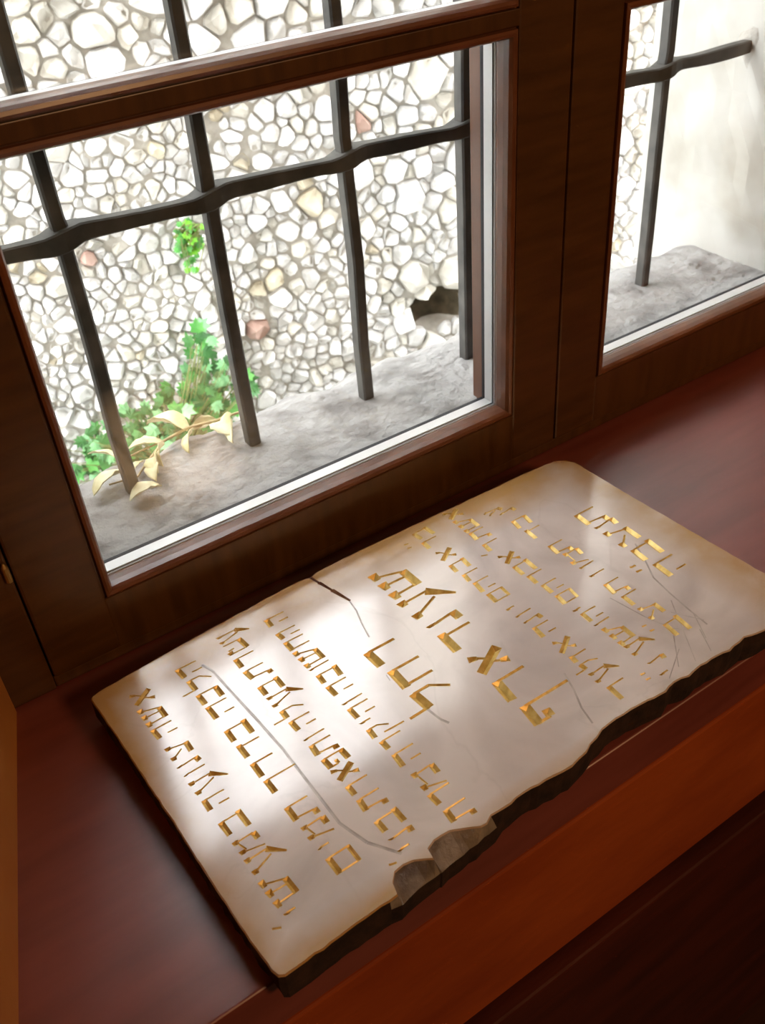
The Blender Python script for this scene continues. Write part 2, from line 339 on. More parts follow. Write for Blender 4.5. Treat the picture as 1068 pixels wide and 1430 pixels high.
# ------------------------------------------------------------------ iron grille
gr = empty('window_grille', (.6, .19, .03), label='dark painted wrought iron window grille standing on the stone sill', cat='grille')
BX = [.2025, .3445, .4965, .6455, .799, .951]
rr = random.Random(2)
for bx in BX:
    b_ = MB(); h = .0068; secs = []
    zs = [.024, .1, .2, .292, .304, .314, .326, .4, .6, .8, 1.0, 1.2, TOP + .01]
    for i, z in enumerate(zs):
        dx = rr.uniform(-.0012, .0012); dy = rr.uniform(-.001, .001)
        hh = h * (1 + rr.uniform(-.05, .05))
        secs.append([(bx + dx - hh, .191 + dy - hh + .002, z), (bx + dx - hh + .002, .191 + dy - hh, z), (bx + dx + hh - .002, .191 + dy - hh, z), (bx + dx + hh, .191 + dy - hh + .002, z),
                     (bx + dx + hh, .191 + dy + hh, z), (bx + dx - hh, .191 + dy + hh, z)])
    b_.sweep(None, secs); b_.build('upright_bar', 'iron', gr)
for zc in (.3055, .86):
    cb = MB(); secs = []; xs = []
    for k in range(121): xs.append(.112 + (1.106 - .112) * k / 120)
    for x in xs:
        k = min(range(len(BX)), key=lambda i: abs(BX[i] - x)); d = (x - BX[k])
        g = math.exp(-(d / .016) ** 2)                 # swelling where the upright passes through
        hh = .0072 + .0008 * math.sin(x * 37); up = .0020 * g; th = .0060 + .0062 * g
        zc2 = zc + .0035 * max(-1, min(1, d / .018)) * math.exp(-(abs(d) / .045) ** 2) + .0006 * math.sin(x * 17)
        t = zc2 + hh + up; bt = zc2 - hh - up
        secs.append([(x, .191 - th + .0015, bt), (x, .191 - th, bt + .0015), (x, .191 - th, t - .0015), (x, .191 - th + .0015, t), (x, .191 + th, t), (x, .191 + th, bt)])
    cb.sweep(None, secs); cb.build('cross_bar', 'iron', gr)
# mortar patch around the wall end of the bar is part of the plaster: small raised lump
vs = []; fs = []; nn = 14
for j, (r_, e) in enumerate(((.022, 0), (.017, .002), (.011, .003))):
    for k in range(nn):
        a = 2 * math.pi * k / nn; q = r_ * (1 + .2 * math.sin(3 * a + 1))
        vs.append((1.1015 - e, .191 + q * math.cos(a) * .8, .305 + q * math.sin(a) * 1.3))
for j in range(2):
    for k in range(nn): fs.append((j * nn + k, j * nn + (k + 1) % nn, (j + 1) * nn + (k + 1) % nn, (j + 1) * nn + k))
fs.append(tuple(2 * nn + k for k in range(nn)))
obj('mortar_patch', vs, fs, 'mortar', smooth=True, label='rough grey brown mortar patch where the cross bar enters the plaster', cat='mortar patch')
# ------------------------------------------------------------------ rubble wall opposite
P0 = Vector((-.8, 1.50)); DW = Vector((1, -.13)).normalized(); NW = Vector((DW.y, -DW.x))   # NW points to the window
if NW.y > 0: NW = -NW
def wp(s, z, e=0): q = P0 + DW * s + NW * (e - (z + .2) * .06); return Vector((q.x, q.y, z))
rubble = empty('wall_opposite', wp(1.8, -1.24), kind='structure', label='rubble wall of white and cream stones across the narrow court')
S0, S1, Z0, Z1 = -.4, 3.7, -1.24, 1.45
HOLE = (2.155, -.492)
def inhole(s, z): return ((s - HOLE[0]) / .082) ** 2 + ((z - HOLE[1]) / .047) ** 2
nx, nz = 160, 110; vs = []; fs = []; fmi = []
for j in range(nz + 1):
    for i in range(nx + 1):
        s = S0 + (S1 - S0) * i / nx; z = Z0 + (Z1 - Z0) * j / nz
        e = mn.fractal(Vector((s * 12, z * 12, 2)), 1, 2, 4) * .004 + .001
        h = inhole(s, z)
        if h < 1.25: e -= .075 * max(0, 1.25 - h) ** .5
        vs.append(wp(s, z, e))
for j in range(nz):
    for i in range(nx):
        a = j * (nx + 1) + i; fs.append((a, a + 1, a + nx + 2, a + nx + 1))
        fmi.append(1 if inhole(S0 + (S1 - S0) * (i + .5) / nx, Z0 + (Z1 - Z0) * (j + .5) / nz) < 1.1 else 0)
nb = len(vs)
vs += [wp(S0, Z0, -.35), wp(S1, Z0, -.35), wp(S1, Z1, -.35), wp(S0, Z1, -.35)]
tl_ = nz * (nx + 1)
fs += [tuple(tl_ + i for i in range(nx + 1)) + (nb + 2, nb + 3), (nb, nb + 1, nb + 2, nb + 3)]; fmi += [0, 0]
obj('mortar_bed', vs, fs, 'mortar', rubble, smooth=True, mats=['mortar', 'hollow'], fm=fmi)
def sm(x, a, b): t = max(0, min(1, (x - a) / (b - a))); return t * t * (3 - 2 * t)
rr = random.Random(11)
def diam(s, z):
    d = .0275 + .011 * sm(s, 1.5, 2.3) + .018 * sm(z, .10, .26) + .004 * sm(z, -.3, .1)
    return d
cell = .04; grid = {}; pts = []
def near(s, z):
    i, j = int(s // cell), int(z // cell)
    for a in range(i - 2, i + 3):
        for b in range(j - 2, j + 3):
            for q in grid.get((a, b), ()): yield q
def put(s, z, r):
    grid.setdefault((int(s // cell), int(z // cell)), []).append(len(pts)); pts.append((s, z, r))
special = {}
for (s, z, r, k) in ((1.335, -.155, .017, 'stone_red'), (1.675, -.409, .024, 'stone_red'), (2.002, -.008, .020, 'stone_red'),
                     (2.10, -.195, .042, 'stone_white'), (2.172, .069, .045, 'stone_cream'), (2.095, -.385, .042, 'stone_cream'), (2.215, -.40, .048, 'stone_cream'), (2.06, -.50, .034, 'stone_white'), (2.14, -.585, .034, 'stone_cream'), (2.26, -.53, .03, 'stone_white')):
    special[len(pts)] = k; put(s, z, r)
dummies = set()
for (s, z, r) in ((2.155, -.492, .046), (2.108, -.490, .032), (2.205, -.495, .034)):
    dummies.add(len(pts)); put(s, z, r)
for _ in range(110000):
    s = rr.uniform(S0, S1); z = rr.uniform(Z0, Z1)
    r = diam(s, z) / 2 * rr.choice((.62, .75, .9, 1.0, 1.1, 1.3, 1.55))
    if inhole(s, z) < 1.5: continue
    ok = True
    for q in near(s, z):
        p = pts[q]
        # packing metric slightly flattened so stones lie a little wider than tall
        if math.hypot(p[0] - s, (p[1] - z) * 1.12) < (p[2] + r) * .93: ok = False; break
    if ok: put(s, z, r)
def clip(poly, ax, ay, c):
    out = []
    for i in range(len(poly)):
        p, q = poly[i], poly[(i + 1) % len(poly)]
        dp = ax * p[0] + ay * p[1] - c; dq = ax * q[0] + ay * q[1] - c
        if dp <= 0: out.append(p)
        if (dp < 0 < dq) or (dq < 0 < dp):
            t = dp / (dp - dq); out.append((p[0] + (q[0] - p[0]) * t, p[1] + (q[1] - p[1]) * t))
    return out
def screen(P):
    v = P - CAM; d = v.dot(RF); return 534 + 1324.6 * v.dot(RX) / d, 715 + 1324.6 * v.dot(RD) / d, d
def shown(P):
    x, y, d = screen(P)
    if not (-10 < x < 1078 and -10 < y): return 0
    if y < 137 - .262 * x and x < 560: return d
    if y > 221 - .237 * x and y < 650 - .36 * x + 10 and x < 665: return d
    if 860 < x < 925 and y < 360: return d
    return 0
stones = []
for idx, (s, z, r) in enumerate(pts):
    if idx in dummies: continue
    R_ = r * 1.75
    poly = [(s + R_ * math.cos(a), z + R_ * .92 * math.sin(a)) for a in [2 * math.pi * k / 9 + .3 for k in range(9)]]
    for q in near(s, z):
        if q == idx: continue
        p = pts[q]; dx, dz = p[0] - s, p[1] - z; D2 = dx * dx + dz * dz
        if D2 > (.14) ** 2: continue
        D = math.sqrt(D2); t = .5 + (r * r - p[2] * p[2]) / (2 * D2)         # power diagram
        t = max(.25, min(.75, t)); nx_, nz_ = dx / D, dz / D
        poly = clip(poly, nx_, nz_, nx_ * (s + dx * t) + nz_ * (z + dz * t))
        if len(poly) < 3: break
    if len(poly) < 3: continue
    # drop tiny edges, shrink for the joint
    pl = []
    for p in poly:
        if not pl or math.hypot(p[0] - pl[-1][0], p[1] - pl[-1][1]) > r * .22: pl.append(p)
    if len(pl) < 4: continue
    cx = sum(p[0] for p in pl) / len(pl); cz = sum(p[1] for p in pl) / len(pl)
    k = rr.uniform(.92, 1.04)
    pl = [(cx + (p[0] - cx) * k * rr.uniform(.88, 1.05), cz + (p[1] - cz) * k * rr.uniform(.88, 1.05)) for p in pl]
    wv = lambda a, b: (a + mn.noise(Vector((a * 19, b * 19, 4))) * .014, b + mn.noise(Vector((a * 19, b * 19, 14))) * .014)
    pl = [wv(*p) for p in pl]; cx, cz = wv(cx, cz)
    # chamfer the corners of the larger ones
    if len(pl) <= 7:
        p2 = []
        for i in range(len(pl)):
            a, b, c = pl[i - 1], pl[i], pl[(i + 1) % len(pl)]
            t = rr.uniform(.12, .26)
            p2 += [(b[0] + (a[0] - b[0]) * t, b[1] + (a[1] - b[1]) * t), (b[0] + (c[0] - b[0]) * t, b[1] + (c[1] - b[1]) * t)]
        pl = p2
    n = len(pl); H = r * rr.uniform(.6, 1.15); tx, tz = rr.uniform(-.5, .5), rr.uniform(-.5, .5)
    vs = [(p[0], p[1], -.008) for p in pl]
    vs += [(cx + (p[0] - cx) * .93, cz + (p[1] - cz) * .93, H * .42 + rr.uniform(-.12, .12) * r) for p in pl]
    vs += [(cx + (p[0] - cx) * .55, cz + (p[1] - cz) * .55, H * .9 + (tx * (p[0] - cx) + tz * (p[1] - cz)) + rr.uniform(-.14, .14) * r) for p in pl[::2]]
    fs = [(i, (i + 1) % n, n + (i + 1) % n, n + i) for i in range(n)]
    m_ = len(pl[::2])
    for i in range(m_):
        a = n + 2 * i; b = n + (2 * i + 1) % n; c = n + (2 * i + 2) % n if not (n % 2 and i == m_ - 1) else n
        t0, t1 = 2 * n + i, 2 * n + (i + 1) % m_
        if n % 2 and i == m_ - 1: fs.append((a, c, t1, t0))
        else: fs += [(a, b, t0), (b, c, t1, t0)]
    fs.append(tuple(2 * n + i for i in range(m_)))
    ctr = wp(cx, cz, 0)
    d = shown(ctr)
    stones.append((idx, r / d if d else 0, [wp(a, b, e) - ctr for a, b, e in vs], fs, ctr))
stones.sort(key=lambda t: -t[1])
def stone_mat(idx, cx, cz):
    if idx in special: return special[idx]
    q = rr.random(); warm = sm(cz, .1, .3) * .3 + sm(cx, 1.2, 1.4) * .12
    if q < .78 - warm: return 'stone_white'
    if q < .92: return 'stone_cream'
    if q < .975: return 'stone_grey'
    return 'stone_ochre'
print('stones', len(stones), 'shown', sum(1 for t in stones if t[1] > 0))
rest = {}
for i, (idx, key, vs, fs, ctr) in enumerate(stones):
    mt = stone_mat(idx, ctr.x, ctr.z)
    if i < 298:
        me = bpy.data.meshes.new('stone'); me.from_pydata(vs, [], fs)
        bm = bmesh.new(); bm.from_mesh(me); bmesh.ops.recalc_face_normals(bm, faces=bm.faces); bm.to_mesh(me); bm.free()
        me.materials.append(M[mt]); o = bpy.data.objects.new('stone', me); C.objects.link(o)
        o.parent = rubble; o.matrix_parent_inverse = rubble.matrix_world.inverted(); o.location = ctr
    else:
        rest.setdefault(mt, MB()).add([v + ctr for v in vs], fs)
allv = []; allf = []; fmi = []; keys = list(rest)
for k_, mt in enumerate(keys):
    b_ = rest[mt]; n = len(allv); allv += b_.v; allf += [tuple(i + n for i in q) for q in b_.f]; fmi += [k_] * len(b_.f)
obj('small_stones', allv, allf, None, rubble, mats=keys, fm=fmi, kind='stuff')

# ------------------------------------------------------------------ plants on the rubble wall
def lobed(r, lobes, rr):
    """flat lobed leaf with a folded midrib, stalk at origin, pointing +x"""
    pts_ = []
    for k in range(lobes):
        a = -1.9 + 3.8 * k / (lobes - 1); L_ = r * (1 - .28 * abs(a) / 1.9)
        pts_.append((L_ * math.cos(a) * 1.0 + r * .45, L_ * math.sin(a), .12 * r * rr.uniform(-1, 1) - .1 * abs(math.sin(a)) * r))
        if k < lobes - 1:
            b = a + 1.9 / (lobes - 1); pts_.append((r * .55 * math.cos(b) + r * .45, r * .55 * math.sin(b), 0))
    vs = [(r * .35, 0, .05 * r)] + [(0, 0, 0)] + pts_
    n = len(pts_); fs = [(0, i, i + 1) for i in range(2, n + 1)] + [(0, 1, 2), (0, n + 1, 1)]
    vs2 = [(x, y, z - .0006) for x, y, z in vs]; m_ = len(vs)
    return vs, fs
def solid(vs, fs, t=.0005):
    n = len(vs); v2 = vs + [(x, y, z - t) for x, y, z in vs]
    f2 = fs + [tuple(reversed([i + n for i in f])) for f in fs]
    rim = list(range(1, n))
    f2 += [(rim[i], rim[(i + 1) % len(rim)], rim[(i + 1) % len(rim)] + n, rim[i] + n) for i in range(len(rim))]
    return v2, f2
def clump(name, label, base, leaves, seed, mats, size, stems=True):
    rr = random.Random(seed); root = empty(name, base, label=label, cat='plant')
    meshes = []
    for k in range(10):
        v_, f_ = solid(*lobed(size * rr.uniform(.75, 1.2), rr.choice((5, 7)), rr)); me = bpy.data.meshes.new('leaf'); me.from_pydata(v_, [], f_)
        me.update(); me.materials.append(M[rr.choice(mats)]); meshes.append(me)
    st = MB()
    for P in leaves:
        P = Vector(P); out = Vector((rr.uniform(-.9, .9), -1.0, rr.uniform(.2, 1.3))).normalized()
        o = bpy.data.objects.new('leaf', rr.choice(meshes)); C.objects.link(o)
        o.parent = root; o.matrix_parent_inverse = root.matrix_world.inverted()
        q = out.to_track_quat('Z', 'X'); q = q @ Matrix.Rotation(rr.uniform(0, 6.28), 3, 'Z').to_quaternion()
        o.rotation_mode = 'QUATERNION'; o.rotation_quaternion = q; o.location = P
        if stems:
            b = Vector(base); mid = (P + b) / 2 + Vector((rr.uniform(-.02, .02), -.03, .02)); st.tube([b + Vector((rr.uniform(-.03, .03), 0, 0)), mid, P], [.0018, .0014, .0008], 4)
    if stems: st.build('stem', 'stem', root)
    return root
rr = random.Random(21); pts_l = []
# main clump: several lobes of foliage hanging in front of the stones
for (s, z, rs, rz, n) in ((1.52, -.47, .085, .075, 58), (1.43, -.50, .09, .055, 48), (1.31, -.515, .08, .055, 40), (1.20, -.545, .08, .06, 40), (1.385, -.59, .19, .06, 56), (1.50, -.37, .035, .05, 12)):
    for k in range(n):
        a = rr.uniform(0, 6.28); q = rr.random() ** .5
        pts_l.append(wp(s + rs * q * math.cos(a), z + rz * q * math.sin(a), .055 + rr.uniform(.0, .09)))
clump('leafy_plant', 'large bushy plant with lobed green leaves low on the rubble wall', wp(1.38, -.66, .06), pts_l, 4, ['leaf_green', 'leaf_mint', 'leaf_dark', 'leaf_green', 'leaf_dark'], .023)
pts_l = []
for (ds, dz) in [(rr.gauss(0, .014), rr.gauss(0, .023)) for _ in range(60)]: pts_l.append(wp(1.548 + ds - .18 * 0, -.155 + dz, .03 + rr.uniform(0, .03)))
clump('wall_tuft', 'small bright lime green tuft growing between the wall stones', wp(1.548, -.15, .01), pts_l, 9, ['leaf_lime', 'leaf_lime', 'leaf_green'], .013)

# ------------------------------------------------------------------ dried branch on the outer sill
br = empty('dried_branch', (.28, .24, .034), label='dried branch with curled pale yellow leaves lying on the outer stone sill', cat='branch')
stem = [(.372, .250, .037), (.345, .2475, .040), (.326, .245, .042), (.294, .249, .044), (.262, .243, .043), (.230, .218, .040), (.2155, .207, .037), (.185, .212, .037)]
MB().tube(stem, [.0016, .0016, .0018, .0018, .0016, .0014, .0012, .001], 6).build('stem', 'dry_stem', br, smooth=True)
MB().tube([(.262, .243, .043), (.235, .243, .042), (.205, .240, .041)], [.0012, .001, .0008], 5).build('stem', 'dry_stem', br, smooth=True)
def dryleaf(a, b, w_, curl, twist, seed, za=.040, zb=.040):
    """closed thin blade from a to b, folded along the midrib, curling up"""
    rr = random.Random(seed); A = Vector((*a, za)); B = Vector((*b, zb)); d = B - A; L_ = d.length; t = d.normalized(); s = Vector((-t.y, t.x, 0)).normalized()
    s = (s * math.cos(twist) + Vector((0, 0, 1)) * math.sin(twist)).normalized(); up = t.cross(s); up = up if up.z > 0 else -up
    n = 9; vs = []; W_ = w_ / 2
    for i in range(n):
        u = i / (n - 1); ww = W_ * (math.sin(math.pi * min(1, u * .93 + .07)) ** .75) + .0003
        c = A + d * u + up * (curl * math.sin(math.pi * u * .9) + rr.uniform(-.0006, .0006))
        for k in (-1, -.5, 0, .5, 1):
            fold = abs(k) * ww * .55 + rr.uniform(-.0008, .0008) * abs(k)
            vs.append(c + s * (k * ww * (1 + .12 * rr.uniform(-1, 1))) + up * fold)
    fs = [(i * 5 + k, i * 5 + k + 1, (i + 1) * 5 + k + 1, (i + 1) * 5 + k) for i in range(n - 1) for k in range(4)]
    m_ = len(vs); v2 = vs + [v - up * .0006 for v in vs]
    f2 = fs + [tuple(reversed([i + m_ for i in f])) for f in fs]
    rim = [k for k in range(5)] + [i * 5 + 4 for i in range(1, n)] + [(n - 1) * 5 + k for k in (3, 2, 1, 0)] + [i * 5 for i in range(n - 2, 0, -1)]
    f2 += [(rim[i], rim[(i + 1) % len(rim)], rim[(i + 1) % len(rim)] + m_, rim[i] + m_) for i in range(len(rim))]
    lo = min(v.z for v in v2); dz = .0325 - lo if lo < .0325 else 0
    return [v + Vector((0, 0, dz)) for v in v2], f2
for i, (a, b, w_, cu, tw) in enumerate([
        ((.293, .249), (.262, .290), .026, .008, .3), ((.262, .243), (.226, .258), .013, .004, .1), ((.300, .249), (.276, .205), .011, .004, .8),
        ((.300, .250), (.330, .252), .011, .003, .6), ((.332, .246), (.328, .205), .020, .006, .4), ((.345, .246), (.322, .192), .010, .004, .7),
        ((.262, .241), (.244, .200), .012, .007, 1.0), ((.245, .228), (.234, .192), .014, .006, .6), ((.213, .239), (.186, .276), .009, .006, .4),
        ((.207, .222), (.164, .197), .017, .005, .3), ((.226, .170), (.190, .165), .016, .004, .2), ((.238, .214), (.226, .180), .012, .004, .4), ((.23, .225), (.214, .214), .006, .003, .2)]):
    v, f = dryleaf(a, b, w_ * 1.3, cu, tw, i); obj('leaf', v, f, 'dry', br, smooth=True)
# ------------------------------------------------------------------ carved stone tablet
TZ = .030
back = [(63, -57), (64, -54), (70, -52), (120, -47.5), (180, -43), (240, -39.5), (268, -38), (274, -38.5), (280, -41), (288, -37.5), (330, -37), (400, -38), (470, -40), (530, -41), (560, -42.5), (574, -44.5), (584, -50), (589, -60)]
right = [(590, -120), (593, -200), (596, -280), (600, -318), (596, -327)]
front = [(570, -331), (545, -333), (533, -332), (521, -328), (500, -330), (488, -328), (470, -327.5), (455, -329), (440, -326), (428, -330), (410, -327), (394, -325.5), (372, -325), (355, -329), (340, -334), (323, -337), (300, -335.5), (281, -333), (262, -335.5),
         (251, -334), (244, -338), (239, -337), (232, -332), (220, -327), (208, -326), (200.5, -329), (199, -337), (195, -335), (188, -330), (180, -328.5), (172, -330), (167, -335), (165, -344), (145, -344.5), (120, -345), (95, -346), (79, -346), (75, -344)]
left = [(72.5, -320), (70.5, -270), (69, -210), (67, -150), (65, -100)]
poly = back + right + front + left
rr = random.Random(8); top = []; low = []
def lowpt(x, y):
    if 165 <= x <= 252 and y < -320: return x, -346 + (x - 165) * .08
    return x, y
for i in range(len(poly)):
    a, b = poly[i], poly[(i + 1) % len(poly)]; L_ = math.hypot(b[0] - a[0], b[1] - a[1]); k = max(1, int(L_ / 6))
    isfront = a[1] < -318 and b[1] < -318
    for j in range(k):
        t = j / k; x = a[0] + (b[0] - a[0]) * t; y = a[1] + (b[1] - a[1]) * t
        am = .7 if isfront else .35
        jx, jy = rr.uniform(-am, am), rr.uniform(-am, am)
        top.append((x + jx, y + jy)); lx, ly = lowpt(x, y); low.append((lx + rr.uniform(-.8, .8), ly + rr.uniform(-.8, .8)))
n = len(top)
gx, gy = sum(p[0] for p in top) / n, sum(p[1] for p in top) / n
inset = lambda p, d: (p[0] + (d if p[0] < gx else -d) * (1 if abs(p[0] - gx) > 245 else 0), p[1] + (d if p[1] < gy else -d))
vs = [(p[0] / 1000, p[1] / 1000, TZ) for p in [inset(p, .9) for p in top]]
vs += [(p[0] / 1000, p[1] / 1000, TZ - .0012) for p in top]
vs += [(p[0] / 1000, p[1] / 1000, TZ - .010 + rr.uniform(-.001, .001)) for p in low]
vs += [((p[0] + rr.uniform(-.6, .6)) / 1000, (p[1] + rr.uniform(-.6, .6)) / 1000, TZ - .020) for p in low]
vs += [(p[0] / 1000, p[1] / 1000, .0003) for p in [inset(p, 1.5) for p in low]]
fs = [tuple(range(n))] + [(r * n + i, r * n + (i + 1) % n, (r + 1) * n + (i + 1) % n, (r + 1) * n + i) for r in range(4) for i in range(n)] + [tuple(4 * n + i for i in range(n))]
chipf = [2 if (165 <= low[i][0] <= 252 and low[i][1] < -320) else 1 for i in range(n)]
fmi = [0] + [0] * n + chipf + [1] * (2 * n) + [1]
root = empty('stone_tablet', (.33, -.19, 0), label='cream marble memorial tablet with gold filled carved Hebrew letters, chipped front edge', cat='tablet')
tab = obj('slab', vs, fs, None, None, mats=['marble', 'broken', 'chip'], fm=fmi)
# ---- glyphs: strokes in letter units (u along the line from the letter's right side, v from top to foot)
T, t = 1.0, .32
BAR = (0, .1, 1, .1, T, T); RL = (.04, .12, .04, 1, t, t)
HD = lambda u, v=.1: (u - .15, v + .02, u + .15, v + .02, T * 1.1, T * .8)
G = {
 'א': [(.92, .04, .12, .98, T, T), (.0, .06, .14, .30, T * .8, T * .5), (.12, .28, .42, .5, t, t), (.95, .95, .82, .72, T * .8, T * .5), (.84, .74, .6, .5, t, t)],
 'ש': [(.28, .92, 1.0, .92, T, T), HD(.04), HD(.5), HD(.98), (.06, .12, .30, .9, t, t), (.5, .12, .52, .9, t, t), (.98, .12, .95, .9, t, t)],
 'ה': [BAR, RL, (.86, .52, .86, 1.0, t, t)], 'ח': [BAR, RL, (.9, .1, .9, 1, t, t)],
 'צ': [(.15, .93, 1.0, .93, T, T), HD(.03), HD(.92), (.05, .12, .25, .9, t, t), (.92, .12, .5, .62, t, t)],
 'נ': [HD(.3), (.35, .12, .1, .9, t, t), (.0, .92, 1.0, .92, T, T)],
 'ו': [HD(.35), (.3, .12, .2, 1, t, t)], 'ז': [HD(.5), (.45, .12, .45, 1, t, t)],
 'י': [HD(.4), (.3, .12, .3, .5, t, t)],
 'ע': [HD(.04), HD(.88), (.04, .12, .0, .95, t, t), (.0, .93, .75, 1.55, T * 1.1, t), (.88, .12, .42, 1.0, t, t)],
 'ב': [BAR, (.04, .12, .04, .9, t, t), (-.12, .92, 1.08, .92, T, T)], 'כ': [BAR, (.04, .12, .04, .9, t, t), (.0, .92, 1.0, .92, T, T)],
 'מ': [HD(.05), (.05, .12, .0, .9, t, t), (.0, .92, .55, .92, T, T), HD(.85), (.85, .12, 1.15, 1.0, t, t), (.2, .2, .8, .3, t, t)],
 'ל': [BAR, (.04, .1, .04, .62, t, t), (.04, .6, .55, 1.02, t, t), (.95, .1, .98, -.52, t, t)],
 'ד': [(-.1, .1, 1, .1, T, T), (.08, .1, .06, 1, t, t)], 'ר': [BAR, RL], 'ך': [BAR, (.04, .1, .04, 1.42, t, t)],
 'ף': [BAR, (.04, .1, .06, 1.52, t, t), (.95, .1, .95, .5, t, t), (.6, .5, .95, .5, T * .9, T * .9)],
 'ת': [BAR, RL, (.86, .1, .96, .9, t, t), (.92, .92, 1.3, .92, T, T)],
 'ם': [BAR, RL, (.96, .1, .96, .95, t, t), (.0, .95, 1.0, .95, T * .7, T * .7)],
 'ט': [(.04, .1, .04, .9, t, t), (.0, .92, 1.0, .92, T, T), (1, .9, 1, .1, t, t), HD(.92), (.66, .1, .6, .42, t, t)],
 'פ': [BAR, RL, (.0, .92, 1.0, .92, T, T), (.95, .1, .95, .45, t, t), (.55, .47, .95, .47, T * .6, T * .6)],
 'ק': [BAR, (.04, .1, .04, .5, t, t), (.04, .48, .5, .92, t, t), (.95, .55, 1.0, 1.5, t, t)],
}
